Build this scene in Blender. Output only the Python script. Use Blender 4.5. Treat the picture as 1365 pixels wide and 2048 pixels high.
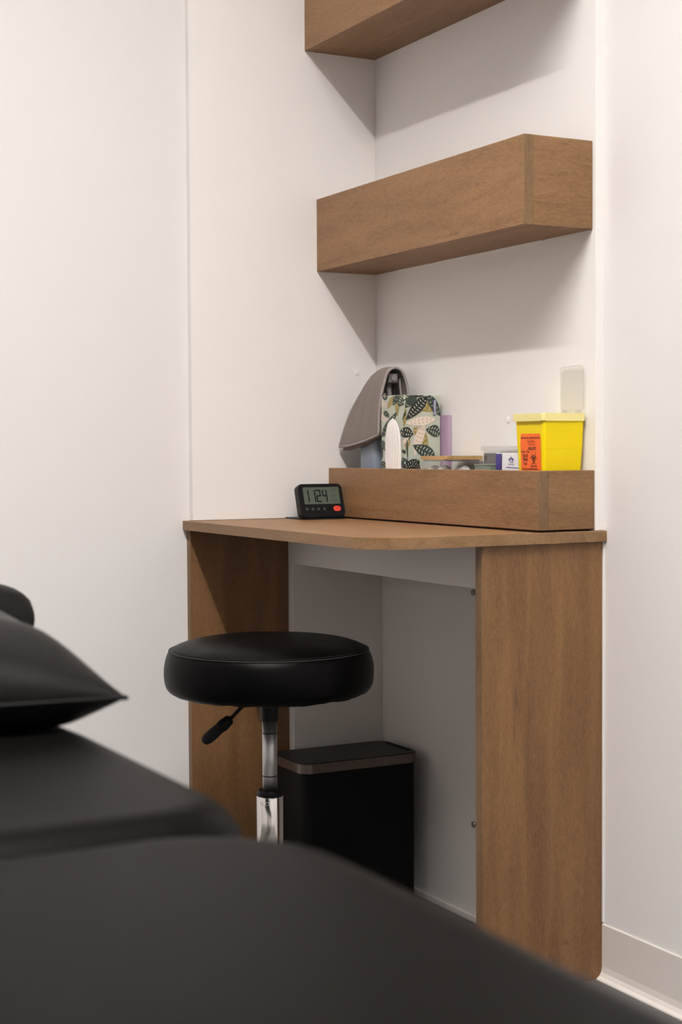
import bpy, bmesh, math, random
from mathutils import Matrix, Vector, noise

# ------------------------------------------------------------------ reset
for o in list(bpy.data.objects):
    bpy.data.objects.remove(o, do_unlink=True)
scene = bpy.context.scene
COL = scene.collection
random.seed(7)

# ------------------------------------------------------------------ camera
CAM_LOC = Vector((2.8407, -1.5952, 0.8951))
YAW, PITCH, ROLL, F_PX = 1.0823, -0.0389, -0.0055, 3112.86
d = Vector((-math.sin(YAW), math.cos(YAW), 0)); r = Vector((d.y, -d.x, 0)); u = Vector((0, 0, 1))
fw = d * math.cos(PITCH) + u * math.sin(PITCH)
up = -d * math.sin(PITCH) + u * math.cos(PITCH)
rt2 = r * math.cos(ROLL) + up * math.sin(ROLL)
up2 = -r * math.sin(ROLL) + up * math.cos(ROLL)
cam_data = bpy.data.cameras.new('camera')
cam = bpy.data.objects.new('camera', cam_data); COL.objects.link(cam)
cam.matrix_world = Matrix(((rt2.x, up2.x, -fw.x, CAM_LOC.x), (rt2.y, up2.y, -fw.y, CAM_LOC.y),
                           (rt2.z, up2.z, -fw.z, CAM_LOC.z), (0, 0, 0, 1)))
cam_data.sensor_fit = 'VERTICAL'; cam_data.sensor_height = 36.0; cam_data.sensor_width = 24.0
cam_data.lens = F_PX / 2048 * 36.0
cam_data.clip_start = 0.02
cam_data.dof.use_dof = True
cam_data.dof.focus_distance = 2.8
cam_data.dof.aperture_fstop = 5.6
scene.camera = cam

# ------------------------------------------------------------------ world, light, exposure
world = bpy.data.worlds.new('world'); scene.world = world; world.use_nodes = True
world.node_tree.nodes['Background'].inputs[0].default_value = (0.9, 0.95, 1, 1)
world.node_tree.nodes['Background'].inputs[1].default_value = 0.02
scene.view_settings.view_transform = 'Standard'
scene.view_settings.look = 'None'
scene.view_settings.exposure = 0.02
scene.view_settings.gamma = 1.0
scene.view_settings.use_curve_mapping = False
LIGHT_X0, LIGHT_X1, LIGHT_Y, LIGHT_Z, CEIL = 1.15, 2.75, -1.25, 2.79, 3.03
LIGHT_W, FILL_UP_W = 56.0, 66.0   # linear pendant: narrow strip downwards, plus added upward fill to lift the shelf shadows
LIGHT_COL = (1.0, 0.965, 0.93)
for nm, watts, dz, rx in (('pendant_down_light', LIGHT_W, -0.004, 0.0), ('added_up_fill', FILL_UP_W, 0.046, math.pi)):
    ld = bpy.data.lights.new(nm, 'AREA')
    ld.shape = 'RECTANGLE'; ld.size = LIGHT_X1 - LIGHT_X0; ld.size_y = 0.05; ld.energy = watts; ld.color = LIGHT_COL; ld.spread = math.radians(180 if rx else 142)
    lamp = bpy.data.objects.new(nm, ld); COL.objects.link(lamp)
    lamp.location = ((LIGHT_X0 + LIGHT_X1) / 2, LIGHT_Y, LIGHT_Z + dz); lamp.rotation_euler = (rx, 0, 0)

# ------------------------------------------------------------------ materials
def new_mat(name):
    m = bpy.data.materials.new(name); m.use_nodes = True
    nt = m.node_tree; nt.nodes.clear()
    out = nt.nodes.new('ShaderNodeOutputMaterial')
    b = nt.nodes.new('ShaderNodeBsdfPrincipled')
    nt.links.new(b.outputs[0], out.inputs[0])
    return m, nt, b, out

def mat(name, col, rough=0.5, metal=0.0, spec=0.5, bump=None, mottled=None, trans=0.0, sheen=0.0, emit=None, sss=0.0):
    m, nt, b, out = new_mat(name)
    b.inputs['Base Color'].default_value = (*col, 1); b.inputs['Roughness'].default_value = rough
    b.inputs['Metallic'].default_value = metal; b.inputs['Specular IOR Level'].default_value = spec
    b.inputs['Transmission Weight'].default_value = trans
    if sheen: b.inputs['Sheen Weight'].default_value = sheen
    if emit:
        b.inputs['Emission Color'].default_value = (*emit[0], 1); b.inputs['Emission Strength'].default_value = emit[1]
    tc = nt.nodes.new('ShaderNodeTexCoord')
    if mottled:
        n = nt.nodes.new('ShaderNodeTexNoise'); n.inputs['Scale'].default_value = mottled[0]; n.inputs['Detail'].default_value = 4
        nt.links.new(tc.outputs['Object'], n.inputs['Vector'])
        mx = nt.nodes.new('ShaderNodeMix'); mx.data_type = 'RGBA'
        k = mottled[1]
        mx.inputs[6].default_value = (*[c * (1 - k) for c in col], 1); mx.inputs[7].default_value = (*[min(1, c * (1 + k)) for c in col], 1)
        nt.links.new(n.outputs[0], mx.inputs[0]); nt.links.new(mx.outputs[2], b.inputs['Base Color'])
    if bump:
        n = nt.nodes.new('ShaderNodeTexNoise'); n.inputs['Scale'].default_value = bump[0]; n.inputs['Detail'].default_value = 3
        nt.links.new(tc.outputs['Object'], n.inputs['Vector'])
        bp = nt.nodes.new('ShaderNodeBump'); bp.inputs['Strength'].default_value = bump[1]; bp.inputs['Distance'].default_value = bump[2] if len(bump) > 2 else 0.001
        nt.links.new(n.outputs[0], bp.inputs['Height']); nt.links.new(bp.outputs[0], b.inputs['Normal'])
    return m

def wood(name, axis, light=(0.278, 0.149, 0.069), dark=(0.193, 0.097, 0.040), knots=()):
    """oak laminate, grain running along `axis` (0,1,2); knots = [(point, size_across, size_along)]"""
    m, nt, b, out = new_mat(name)
    b.inputs['Roughness'].default_value = 0.48; b.inputs['Specular IOR Level'].default_value = 0.35
    tc = nt.nodes.new('ShaderNodeTexCoord')
    def stretched(across, along, detail=5, rough=0.6, dist=0.0):
        mp = nt.nodes.new('ShaderNodeMapping'); mp.vector_type = 'POINT'
        s = [across] * 3; s[axis] = along; mp.inputs['Scale'].default_value = s
        nt.links.new(tc.outputs['Object'], mp.inputs['Vector'])
        n = nt.nodes.new('ShaderNodeTexNoise'); n.inputs['Scale'].default_value = 1.0
        n.inputs['Detail'].default_value = detail; n.inputs['Roughness'].default_value = rough; n.inputs['Distortion'].default_value = dist
        nt.links.new(mp.outputs[0], n.inputs['Vector'])
        return n
    broad = stretched(26, 3.0, 4, 0.55, 0.8)
    fine = stretched(330, 75, 4, 0.65, 0.4)
    pores = stretched(800, 190, 2, 0.5)
    mx = nt.nodes.new('ShaderNodeMix'); mx.data_type = 'RGBA'
    mx.inputs[6].default_value = (*[c * 0.80 for c in dark], 1); mx.inputs[7].default_value = (*[c * 1.14 for c in light], 1)
    def math_(op, a, c, clamp=False):
        n = nt.nodes.new('ShaderNodeMath'); n.operation = op; n.use_clamp = clamp
        for i, v in enumerate((a, c)):
            if isinstance(v, (int, float)): n.inputs[i].default_value = v
            else: nt.links.new(v, n.inputs[i])
        return n.outputs[0]
    s = math_('ADD', math_('MULTIPLY', broad.outputs[0], 1.3), math_('MULTIPLY', fine.outputs[0], 1.25))
    s = math_('ADD', s, math_('MULTIPLY', pores.outputs[0], 0.75))
    s = math_('SUBTRACT', s, 1.15, True)
    nt.links.new(s, mx.inputs[0])
    colour = mx.outputs[2]
    for (pt, across, along) in knots:
        mp = nt.nodes.new('ShaderNodeMapping'); mp.vector_type = 'TEXTURE'
        sc = [across] * 3; sc[axis] = along
        mp.inputs['Location'].default_value = pt; mp.inputs['Scale'].default_value = sc
        nt.links.new(tc.outputs['Object'], mp.inputs['Vector'])
        wob = nt.nodes.new('ShaderNodeTexNoise'); wob.inputs['Scale'].default_value = 2.2; wob.inputs['Detail'].default_value = 3
        nt.links.new(mp.outputs[0], wob.inputs['Vector'])
        ln = nt.nodes.new('ShaderNodeVectorMath'); ln.operation = 'LENGTH'; nt.links.new(mp.outputs[0], ln.inputs[0])
        dist = math_('ADD', ln.outputs['Value'], math_('MULTIPLY', wob.outputs[0], 1.6))
        mask = math_('SUBTRACT', 1.0, math_('SUBTRACT', dist, 0.55), True)
        mask = math_('MULTIPLY', mask, 0.80)
        km = nt.nodes.new('ShaderNodeMix'); km.data_type = 'RGBA'
        nt.links.new(mask, km.inputs[0]); nt.links.new(colour, km.inputs[6]); km.inputs[7].default_value = (0.075, 0.035, 0.016, 1)
        colour = km.outputs[2]
    nt.links.new(colour, b.inputs['Base Color'])
    bp = nt.nodes.new('ShaderNodeBump'); bp.inputs['Strength'].default_value = 0.45; bp.inputs['Distance'].default_value = 0.0008
    nt.links.new(fine.outputs[0], bp.inputs['Height']); nt.links.new(bp.outputs[0], b.inputs['Normal'])
    return m

def clear(name, tint=(1, 1, 1), rough=0.05, gloss=0.10, diffuse=None):
    """thin clear plastic or glass: mostly transparent with a sheen; diffuse = (colour, share) for milky plastic"""
    m = bpy.data.materials.new(name); m.use_nodes = True; nt = m.node_tree; nt.nodes.clear()
    out = nt.nodes.new('ShaderNodeOutputMaterial'); tr = nt.nodes.new('ShaderNodeBsdfTransparent'); tr.inputs[0].default_value = (*tint, 1)
    gl = nt.nodes.new('ShaderNodeBsdfGlossy'); gl.inputs['Roughness'].default_value = rough
    lw = nt.nodes.new('ShaderNodeLayerWeight'); lw.inputs[0].default_value = 0.35
    ml = nt.nodes.new('ShaderNodeMath'); ml.operation = 'MULTIPLY_ADD'; ml.inputs[1].default_value = 0.22; ml.inputs[2].default_value = gloss * 0.4
    ml.use_clamp = True
    nt.links.new(lw.outputs['Fresnel'], ml.inputs[0])
    base = tr.outputs[0]
    if diffuse:
        df = nt.nodes.new('ShaderNodeBsdfDiffuse'); df.inputs[0].default_value = (*diffuse[0], 1)
        tl = nt.nodes.new('ShaderNodeBsdfTranslucent'); tl.inputs[0].default_value = (*diffuse[0], 1)
        md = nt.nodes.new('ShaderNodeMixShader'); md.inputs[0].default_value = 0.4
        nt.links.new(df.outputs[0], md.inputs[1]); nt.links.new(tl.outputs[0], md.inputs[2])
        m0 = nt.nodes.new('ShaderNodeMixShader'); m0.inputs[0].default_value = diffuse[1]
        nt.links.new(base, m0.inputs[1]); nt.links.new(md.outputs[0], m0.inputs[2]); base = m0.outputs[0]
    mx = nt.nodes.new('ShaderNodeMixShader')
    nt.links.new(ml.outputs[0], mx.inputs[0]); nt.links.new(base, mx.inputs[1]); nt.links.new(gl.outputs[0], mx.inputs[2])
    nt.links.new(mx.outputs[0], out.inputs[0])
    return m

M = {}
M['wall'] = mat('painted_wall', (0.785, 0.765, 0.755), 0.75, spec=0.2, bump=(420, 0.12, 0.0008))
M['panel'] = mat('white_melamine', (0.865, 0.838, 0.815), 0.6, spec=0.25, bump=(900, 0.05, 0.0004))
M['carcass'] = mat('shaded_white_melamine', (0.77, 0.735, 0.705), 0.6, spec=0.25, bump=(900, 0.05, 0.0004))  # melamine copy toned down so the knee space stays in shade
M['ceiling'] = mat('ceiling_paint', (0.88, 0.87, 0.86), 0.9, spec=0.1)
M['floor'] = mat('grey_vinyl_floor', (0.10, 0.092, 0.088), 0.5, mottled=(30, 0.15))
M['base'] = mat('cove_base_vinyl', (0.70, 0.655, 0.62), 0.45, spec=0.4)
M['caulk'] = mat('white_caulk', (0.80, 0.79, 0.78), 0.6)
M['wood_x'] = wood('oak_laminate_long', 0, knots=[((0.527, -0.1384, 1.272), 0.0075, 0.034), ((0.607, -0.1384, 1.311), 0.0040, 0.0060), ((0.599, -0.1384, 1.347), 0.0045, 0.013), ((0.215, -0.114, 0.842), 0.004, 0.007)])
M['wood_y'] = wood('oak_laminate_cross', 1, light=(0.238, 0.129, 0.058), dark=(0.165, 0.084, 0.034), knots=[((0.738, -0.055, 1.398), 0.0032, 0.016), ((0.744, -0.03, 0.818), 0.0045, 0.004)])
M['wood_z'] = wood('oak_laminate_upright', 2, light=(0.222, 0.116, 0.049), dark=(0.152, 0.074, 0.028), knots=[((0.745, -0.1600, 0.487), 0.0080, 0.034), ((0.745, -0.153, 0.545), 0.0038, 0.040), ((0.745, -0.163, 0.44), 0.0035, 0.03), ((0.745, -0.0590, 0.072), 0.0075, 0.0075), ((0.0, -0.335, 0.40), 0.005, 0.007), ((0.0, -0.27, 0.36), 0.006, 0.008)])
M['wood_edge'] = wood('oak_edge_band', 2, light=(0.205, 0.122, 0.060), dark=(0.150, 0.083, 0.039))
M['wood_edge_x'] = wood('oak_edge_band_long', 0, light=(0.258, 0.150, 0.072), dark=(0.186, 0.100, 0.045))
M['dark'] = mat('black_shadow_gap', (0.015, 0.012, 0.010), 0.8)
M['vinyl'] = mat('black_vinyl', (0.0018, 0.0017, 0.0017), 0.38, spec=0.065, bump=(900, 0.15, 0.0006))
M['table_vinyl'] = mat('charcoal_vinyl', (0.0020, 0.0018, 0.0017), 0.40, spec=0.038, bump=(800, 0.15, 0.0006))
M['pillow'] = mat('soft_black_vinyl', (0.0034, 0.0033, 0.0033), 0.42, spec=0.13, bump=(40, 0.12, 0.003))
M['stitch'] = mat('black_thread', (0.008, 0.008, 0.008), 0.7)
M['black'] = mat('black_plastic', (0.006, 0.006, 0.007), 0.42, spec=0.2)
M['black_matt'] = mat('matt_black_plastic', (0.005, 0.005, 0.005), 0.6, spec=0.15)
M['chrome'] = mat('chrome', (0.80, 0.78, 0.76), 0.14, metal=1.0)
M['steel'] = mat('brushed_piston_steel', (0.60, 0.60, 0.61), 0.42, metal=1.0)
M['bronze'] = mat('dark_bronze_metal', (0.17, 0.135, 0.12), 0.34, metal=0.85)
M['screw'] = mat('zinc_screw', (0.35, 0.36, 0.37), 0.35, metal=1.0)
M['lcd'] = mat('lcd_glass', (0.085, 0.105, 0.080), 0.3, spec=0.3)
M['ink'] = mat('lcd_ink', (0.003, 0.005, 0.006), 0.7, spec=0.1)
M['ink_soft'] = mat('faint_lcd_ink', (0.035, 0.050, 0.040), 0.5)
M['key'] = mat('grey_key_print', (0.055, 0.055, 0.058), 0.5)
M['red'] = mat('red_key', (0.80, 0.06, 0.035), 0.45)
M['red_ink'] = mat('dark_red_print', (0.28, 0.015, 0.010), 0.5)
M['cloth'] = mat('grey_microfibre', (0.225, 0.183, 0.162), 0.95, spec=0.1, bump=(700, 1.0, 0.003), mottled=(650, 0.45), sheen=0.2)
M['hem'] = mat('grey_hem_tape', (0.30, 0.265, 0.255), 0.85, spec=0.15)
M['bottle'] = mat('blue_grey_plastic', (0.20, 0.235, 0.29), 0.42)
M['trigger'] = mat('grey_trigger_plastic', (0.22, 0.20, 0.20), 0.45)
M['carton'] = mat('sage_card', (0.475, 0.505, 0.425), 0.6, mottled=(900, 0.25))
M['leaf_green'] = mat('print_dark_green', (0.030, 0.048, 0.037), 0.6)
M['leaf_black'] = mat('print_black', (0.012, 0.015, 0.013), 0.6)
M['leaf_gold'] = mat('print_ochre', (0.30, 0.225, 0.060), 0.6)
M['leaf_cream'] = mat('print_cream', (0.72, 0.62, 0.54), 0.6)
M['dash'] = mat('print_dash', (0.68, 0.68, 0.56), 0.6)
M['navy'] = mat('print_navy', (0.025, 0.035, 0.16), 0.5)
M['white'] = mat('white_print', (0.82, 0.82, 0.82), 0.55)
M['tissue'] = mat('tissue_paper', (0.84, 0.80, 0.76), 0.9, spec=0.1)
M['lilac'] = mat('plain_lilac', (0.36, 0.245, 0.345), 0.7)
M['glass'] = clear('clear_glass', (0.97, 0.97, 0.965), 0.05, 0.08)
M['bamboo'] = wood('bamboo', 0, light=(0.50, 0.315, 0.135), dark=(0.40, 0.235, 0.095))
M['gasket'] = clear('clear_silicone', (0.80, 0.78, 0.76), 0.3, 0.10, ((0.75, 0.70, 0.66), 0.35))
M['cotton'] = mat('cotton_wool', (0.88, 0.86, 0.85), 1.0, spec=0.05, bump=(300, 0.6, 0.002))
M['tub'] = clear('clear_tub', (0.96, 0.96, 0.95), 0.15, 0.06, ((0.85, 0.83, 0.81), 0.22))
M['slate'] = mat('slate_grey_content', (0.045, 0.047, 0.052), 0.6)
M['green_tub'] = clear('pale_green_tub', (0.70, 0.78, 0.71), 0.2, 0.06, ((0.45, 0.50, 0.44), 0.6))
M['white_card'] = mat('white_card', (0.82, 0.81, 0.83), 0.5)
M['purple'] = mat('print_purple', (0.055, 0.038, 0.22), 0.5)
M['yellow'] = mat('yellow_plastic', (0.80, 0.61, 0.0005), 0.42, spec=0.25)
M['milky'] = mat('milky_yellow_plastic', (0.82, 0.72, 0.30), 0.4, spec=0.4)
M['flap'] = clear('milky_clear_plastic', (0.99, 0.985, 0.975), 0.2, 0.02, ((0.92, 0.90, 0.86), 0.10))
M['orange'] = mat('orange_label', (0.86, 0.135, 0.012), 0.5)
M['print'] = mat('brown_black_print', (0.045, 0.012, 0.008), 0.6)
M['lamp'] = mat('lamp_diffuser', (0.9, 0.9, 0.9), 0.5, emit=((1.0, 0.94, 0.88), 3.0))
M['alu'] = mat('white_aluminium', (0.8, 0.8, 0.8), 0.4)
M['caster'] = mat('grey_caster_rubber', (0.05, 0.05, 0.05), 0.6)
M['leg_metal'] = mat('black_table_steel', (0.03, 0.03, 0.03), 0.4, metal=0.5)

# ------------------------------------------------------------------ helpers
def link(name, me, m, parent=None):
    o = bpy.data.objects.new(name, me); COL.objects.link(o)
    if m is not None and len(me.materials) == 0: me.materials.append(m)
    if parent is not None:
        o.parent = parent
        par = parent; off = Vector((0, 0, 0))
        while par is not None:
            off += par.location; par = par.parent
        o.location = -off      # meshes are written in room coordinates
    return o

def bm_obj(name, bm, m, parent=None, smooth=False):
    bmesh.ops.recalc_face_normals(bm, faces=bm.faces[:])
    me = bpy.data.meshes.new(name); bm.to_mesh(me); bm.free()
    if smooth:
        for p in me.polygons: p.use_smooth = True
    return link(name, me, m, parent)

def thing(name, label, cat, loc, group=None):
    e = bpy.data.objects.new(name, None); COL.objects.link(e); e.location = loc; e.empty_display_size = 0.05
    e['label'] = label; e['category'] = cat
    if group: e['group'] = group
    return e

def tag(o, label, cat, group=None):
    o['label'] = label; o['category'] = cat
    if group: o['group'] = group
    return o

def box_bm(x0, x1, y0, y1, z0, z1, bev=0.001, seg=1):
    bm = bmesh.new()
    vs = [bm.verts.new((x, y, z)) for z in (z0, z1) for y in (y0, y1) for x in (x0, x1)]
    for f in ((0, 1, 3, 2), (4, 6, 7, 5), (0, 4, 5, 1), (2, 3, 7, 6), (0, 2, 6, 4), (1, 5, 7, 3)):
        bm.faces.new([vs[i] for i in f])
    if bev:
        bmesh.ops.bevel(bm, geom=bm.edges[:], offset=bev, segments=seg, profile=0.5, affect='EDGES')
    return bm

def box(name, x0, x1, y0, y1, z0, z1, m, parent=None, bev=0.001, seg=1):
    return bm_obj(name, box_bm(x0, x1, y0, y1, z0, z1, bev, seg), m, parent)

def prism_bm(pts, axis, a0, a1, bev=0.0, seg=1):
    """extrude a 2-D outline along axis; pts are the two other coordinates in axis order"""
    bm = bmesh.new()
    def mk(p, a):
        c = list(p); c.insert(axis, a); return bm.verts.new(c)
    A = [mk(p, a0) for p in pts]; B = [mk(p, a1) for p in pts]
    n = len(pts)
    bm.faces.new(A); bm.faces.new(B[::-1])
    for i in range(n): bm.faces.new((A[i], B[i], B[(i + 1) % n], A[(i + 1) % n]))
    if bev:
        es = [e for e in bm.edges if abs(e.verts[0].co[axis] - e.verts[1].co[axis]) < 1e-9]
        bmesh.ops.bevel(bm, geom=es, offset=bev, segments=seg, profile=0.5, affect='EDGES')
    return bm

def rrect(x0, x1, y0, y1, rad, n=6):
    pts = []
    for cx, cy, a in ((x1 - rad, y1 - rad, 0), (x0 + rad, y1 - rad, 90), (x0 + rad, y0 + rad, 180), (x1 - rad, y0 + rad, 270)):
        for k in range(n + 1):
            t = math.radians(a + 90 * k / n); pts.append((cx + rad * math.cos(t), cy + rad * math.sin(t)))
    return pts

def lathe_bm(profile, cx, cy, n=48, axis=None):
    """profile of (radius, z) turned about a vertical axis"""
    bm = bmesh.new(); rings = []
    for rad, z in profile:
        if rad < 1e-6: rings.append([bm.verts.new((cx, cy, z))])
        else: rings.append([bm.verts.new((cx + rad * math.cos(2 * math.pi * k / n), cy + rad * math.sin(2 * math.pi * k / n), z)) for k in range(n)])
    for a, b in zip(rings, rings[1:]):
        for k in range(n):
            k2 = (k + 1) % n
            if len(a) == 1 and len(b) == 1: continue
            if len(a) == 1: bm.faces.new((a[0], b[k], b[k2]))
            elif len(b) == 1: bm.faces.new((a[k], a[k2], b[0]))
            else: bm.faces.new((a[k], a[k2], b[k2], b[k]))
    for ring in (rings[0], rings[-1]):
        if len(ring) > 1: bm.faces.new(ring)
    return bm

def tube_bm(pts, rads, n=12, closed=False, bm=None):
    bm = bm or bmesh.new(); pts = [Vector(p) for p in pts]
    if isinstance(rads, (int, float)): rads = [rads] * len(pts)
    rings = []; ref = None
    for i, p in enumerate(pts):
        a = pts[(i - 1) % len(pts)] if (closed or i > 0) else p
        b = pts[(i + 1) % len(pts)] if (closed or i < len(pts) - 1) else p
        t = (b - a).normalized()
        if ref is None: ref = t.orthogonal().normalized()
        ref = (ref - t * ref.dot(t)).normalized()
        w = t.cross(ref)
        rings.append([bm.verts.new(p + (ref * math.cos(2 * math.pi * k / n) + w * math.sin(2 * math.pi * k / n)) * rads[i]) for k in range(n)])
    pairs = list(zip(rings, rings[1:])) + ([(rings[-1], rings[0])] if closed else [])
    for a, b in pairs:
        for k in range(n): bm.faces.new((a[k], a[(k + 1) % n], b[(k + 1) % n], b[k]))
    if not closed:
        bm.faces.new(rings[0]); bm.faces.new(rings[-1])
    return bm

def text_obj(name, body, size, m, parent, origin, xdir, ydir, align='CENTER', bold=0.0, stretch=1.0):
    """flat print: text laid on a surface, xdir the reading direction and ydir the letters' up"""
    c = bpy.data.curves.new(name, 'FONT'); c.body = body; c.size = size; c.align_x = align; c.align_y = 'CENTER'; c.offset = bold
    c.resolution_u = 3
    tmp = bpy.data.objects.new(name, c); COL.objects.link(tmp)
    bpy.context.view_layer.update()
    me = bpy.data.meshes.new_from_object(tmp.evaluated_get(bpy.context.evaluated_depsgraph_get()))
    bpy.data.objects.remove(tmp, do_unlink=True); bpy.data.curves.remove(c)
    X = Vector(xdir).normalized(); Y = Vector(ydir).normalized(); O = Vector(origin)
    for v in me.vertices: v.co = O + X * (v.co.x * stretch) + Y * v.co.y
    me.materials.clear()
    return link(name, me, m, parent)

def poly_obj(name, polys, m, parent, fn):
    """flat print from 2-D outlines mapped to the room by fn(u, v)"""
    bm = bmesh.new()
    for P in polys: bm.faces.new([bm.verts.new(fn(*p)) for p in P])
    bmesh.ops.triangulate(bm, faces=bm.faces[:])
    me = bpy.data.meshes.new(name); bm.to_mesh(me); bm.free()
    return link(name, me, m, parent)

def structure(o): o['kind'] = 'structure'; return o

# ------------------------------------------------------------------ the room
WX, WY = -0.0176, 0.0176          # the plain wall faces; the desk recess is lined with 18 mm panels
RX, RY = 4.0, -3.6
structure(box('floor', WX - 0.1, RX + 0.1, RY - 0.1, WY + 0.1, -0.06, 0.0, M['floor'], bev=0))
structure(box('ceiling', WX - 0.1, RX + 0.1, RY - 0.1, WY + 0.1, CEIL + 0.02, CEIL + 0.1, M['ceiling'], bev=0))
wall_left = structure(box('wall_left', WX - 0.1, WX, RY - 0.1, WY + 0.1, 0, CEIL + 0.02, M['wall'], bev=0))
wall_back = structure(box('wall_back', WX, RX + 0.1, WY, WY + 0.1, 0, CEIL + 0.02, M['wall'], bev=0))
structure(box('wall_right', RX, RX + 0.1, RY - 0.1, WY, 0, CEIL + 0.02, M['wall'], bev=0))
structure(box('wall_front', WX, RX, RY - 0.1, RY, 0, CEIL + 0.02, M['wall'], bev=0))
wp = box('wall_panel', WX, 0.0, -0.416, 0.0, 0.7605, CEIL + 0.02, M['panel'], wall_left, bev=0.0006)
box('wall_panel', WX, 0.7466, 0.0, WY, 0.7605, CEIL + 0.02, M['panel'], wall_back, bev=0.0006)
box('caulk_bead', 0.7452, 0.7478, WY - 0.003, WY, 0.097, 0.7416, M['caulk'], wall_back, bev=0)
# round screw covers pressed into the panels
cp = bm_obj('cover_cap', lathe_bm([(0, 0.0010), (0.0045, 0.0009), (0.0060, 0.0005), (0.0064, 0.0)], 0, 0, 24), M['panel'], None, True)
cp.data.transform(Matrix.Translation((0, -0.0467, 1.0574)) @ Matrix.Rotation(math.pi / 2, 4, 'Y'))
cp.parent = wall_left
cp2 = bm_obj('cover_cap', lathe_bm([(0, 0.0010), (0.0045, 0.0009), (0.0060, 0.0005), (0.0064, 0.0)], 0, 0, 24), M['panel'], None, True)
cp2.data.transform(Matrix.Translation((0.4874, 0, 0.9504)) @ Matrix.Rotation(math.pi / 2, 4, 'X'))
cp2.parent = wall_back
# vinyl cove base along the walls
def cove(name, axis, sgn, a0, a1, face):
    prof = [(0, 0.0), (0, 0.094), (0.0022, 0.094), (0.0030, 0.0925), (0.0032, 0.022), (0.0048, 0.012), (0.0085, 0.0055), (0.0145, 0.0018), (0.0150, 0.0)]
    pts = [(face + sgn * t, z) for t, z in prof]
    return structure(bm_obj(name, prism_bm(pts, axis, a0, a1), M['base']))
cove('baseboard_back', 0, -1, 0.7455, RX, WY)
cove('baseboard_left', 1, 1, RY, -0.4225, WX)
cove('baseboard_right', 1, -1, RY, WY - 0.016, RX)
cove('baseboard_front', 0, 1, WX + 0.016, RX - 0.016, RY)

# linear pendant lamp that lights the room
t = thing('pendant_lamp', 'slim white linear pendant lamp hanging above the treatment table', 'lamp', ((LIGHT_X0 + LIGHT_X1) / 2, LIGHT_Y, LIGHT_Z))
box('housing', LIGHT_X0 - 0.02, LIGHT_X1 + 0.02, LIGHT_Y - 0.03, LIGHT_Y + 0.03, LIGHT_Z + 0.002, LIGHT_Z + 0.040, M['alu'], t, 0.002)
box('diffuser', LIGHT_X0, LIGHT_X1, LIGHT_Y - 0.025, LIGHT_Y + 0.025, LIGHT_Z - 0.002, LIGHT_Z + 0.002, M['lamp'], t, 0)
box('added_fill_diffuser', LIGHT_X0, LIGHT_X1, LIGHT_Y - 0.025, LIGHT_Y + 0.025, LIGHT_Z + 0.040, LIGHT_Z + 0.044, M['lamp'], t, 0)  # added glowing top, made up to go with the upward fill
for x in (LIGHT_X0 + 0.2, LIGHT_X1 - 0.2):
    bm_obj('suspension_cable', tube_bm([(x, LIGHT_Y - 0.028, LIGHT_Z + 0.038), (x, LIGHT_Y - 0.028, CEIL + 0.02)], 0.0012, 8), M['steel'], t)

# ------------------------------------------------------------------ desk
DZ, DB = 0.76, 0.7416
desk = thing('desk', 'oak laminate wall desk with a rounded front corner and white knee space', 'desk', (0.36, -0.2, 0))
pts = [(WX, WY), (WX, -0.4305)]
cx, cy, R_ = 0.754 - 0.085, -0.4305 + 0.085, 0.085
pts += [(cx + R_ * math.sin(math.radians(a)), cy - R_ * math.cos(math.radians(a))) for a in range(0, 91, 6)]
pts += [(0.754, WY)]
bm = prism_bm(pts, 2, DB, DZ, 0.0008)
bmesh.ops.recalc_face_normals(bm, faces=bm.faces[:])
for f in bm.faces: f.material_index = 1 if abs(f.normal.z) < 0.5 else 0
top = bm_obj('desktop', bm, None, desk); top.data.materials.append(M['wood_x']); top.data.materials.append(M['wood_edge_x'])
box('side_panel', WX, 0.0, -0.4215, -0.2072, 0.0, DB, M['wood_z'], desk)
prof = [(-0.2255, 0.0), (-0.2255, DB), (WY, DB), (WY, 0.018), (0.0135, 0.012), (0.0090, 0.006), (0.0030, 0.0)]
rp = bm_obj('side_panel', prism_bm(prof, 0, 0.7265, 0.745, 0.0008), M['wood_z'], desk)
box('edge_band', 0.7268, 0.7447, -0.2262, -0.2252, 0.001, DB - 0.0005, M['wood_edge'], rp, 0.0003)
lp = [o for o in desk.children if o.name == 'side_panel'][0]
box('edge_band', WX + 0.0003, -0.0003, -0.4222, -0.4212, 0.001, DB - 0.0005, M['wood_edge'], lp, 0.0003)
box('liner_panel', WX, 0.0200, -0.2070, 0.0, 0.0, DB, M['carcass'], desk, 0.0008)
box('back_panel', WX, 0.7265, 0.0, WY - 0.0005, 0.010, DB, M['carcass'], desk, 0.0006)
box('base_rail', 0.0200, 0.7265, -0.006, 0.0, 0.0, 0.012, M['carcass'], desk, 0.0006)
box('apron', 0.0200, 0.7265, -0.2068, -0.1888, 0.6685, DB, M['carcass'], desk, 0.0008)
box('apron_cleat', 0.30, 0.7265, -0.2080, -0.2068, 0.7255, DB, M['carcass'], desk, 0.0004)
for z in (0.6277, 0.1862):
    s = bm_obj('screw', lathe_bm([(0, 0.0030), (0.0018, 0.0030), (0.0022, 0.0042), (0.0050, 0.0036), (0.0062, 0.0014), (0.0062, 0.0)], 0, 0, 20), M['screw'], None, True)
    s.data.transform(Matrix.Translation((0.3712, 0, z)) @ Matrix.Rotation(math.pi / 2, 4, 'X'))
    s.parent = desk; s.location = -desk.location

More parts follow.
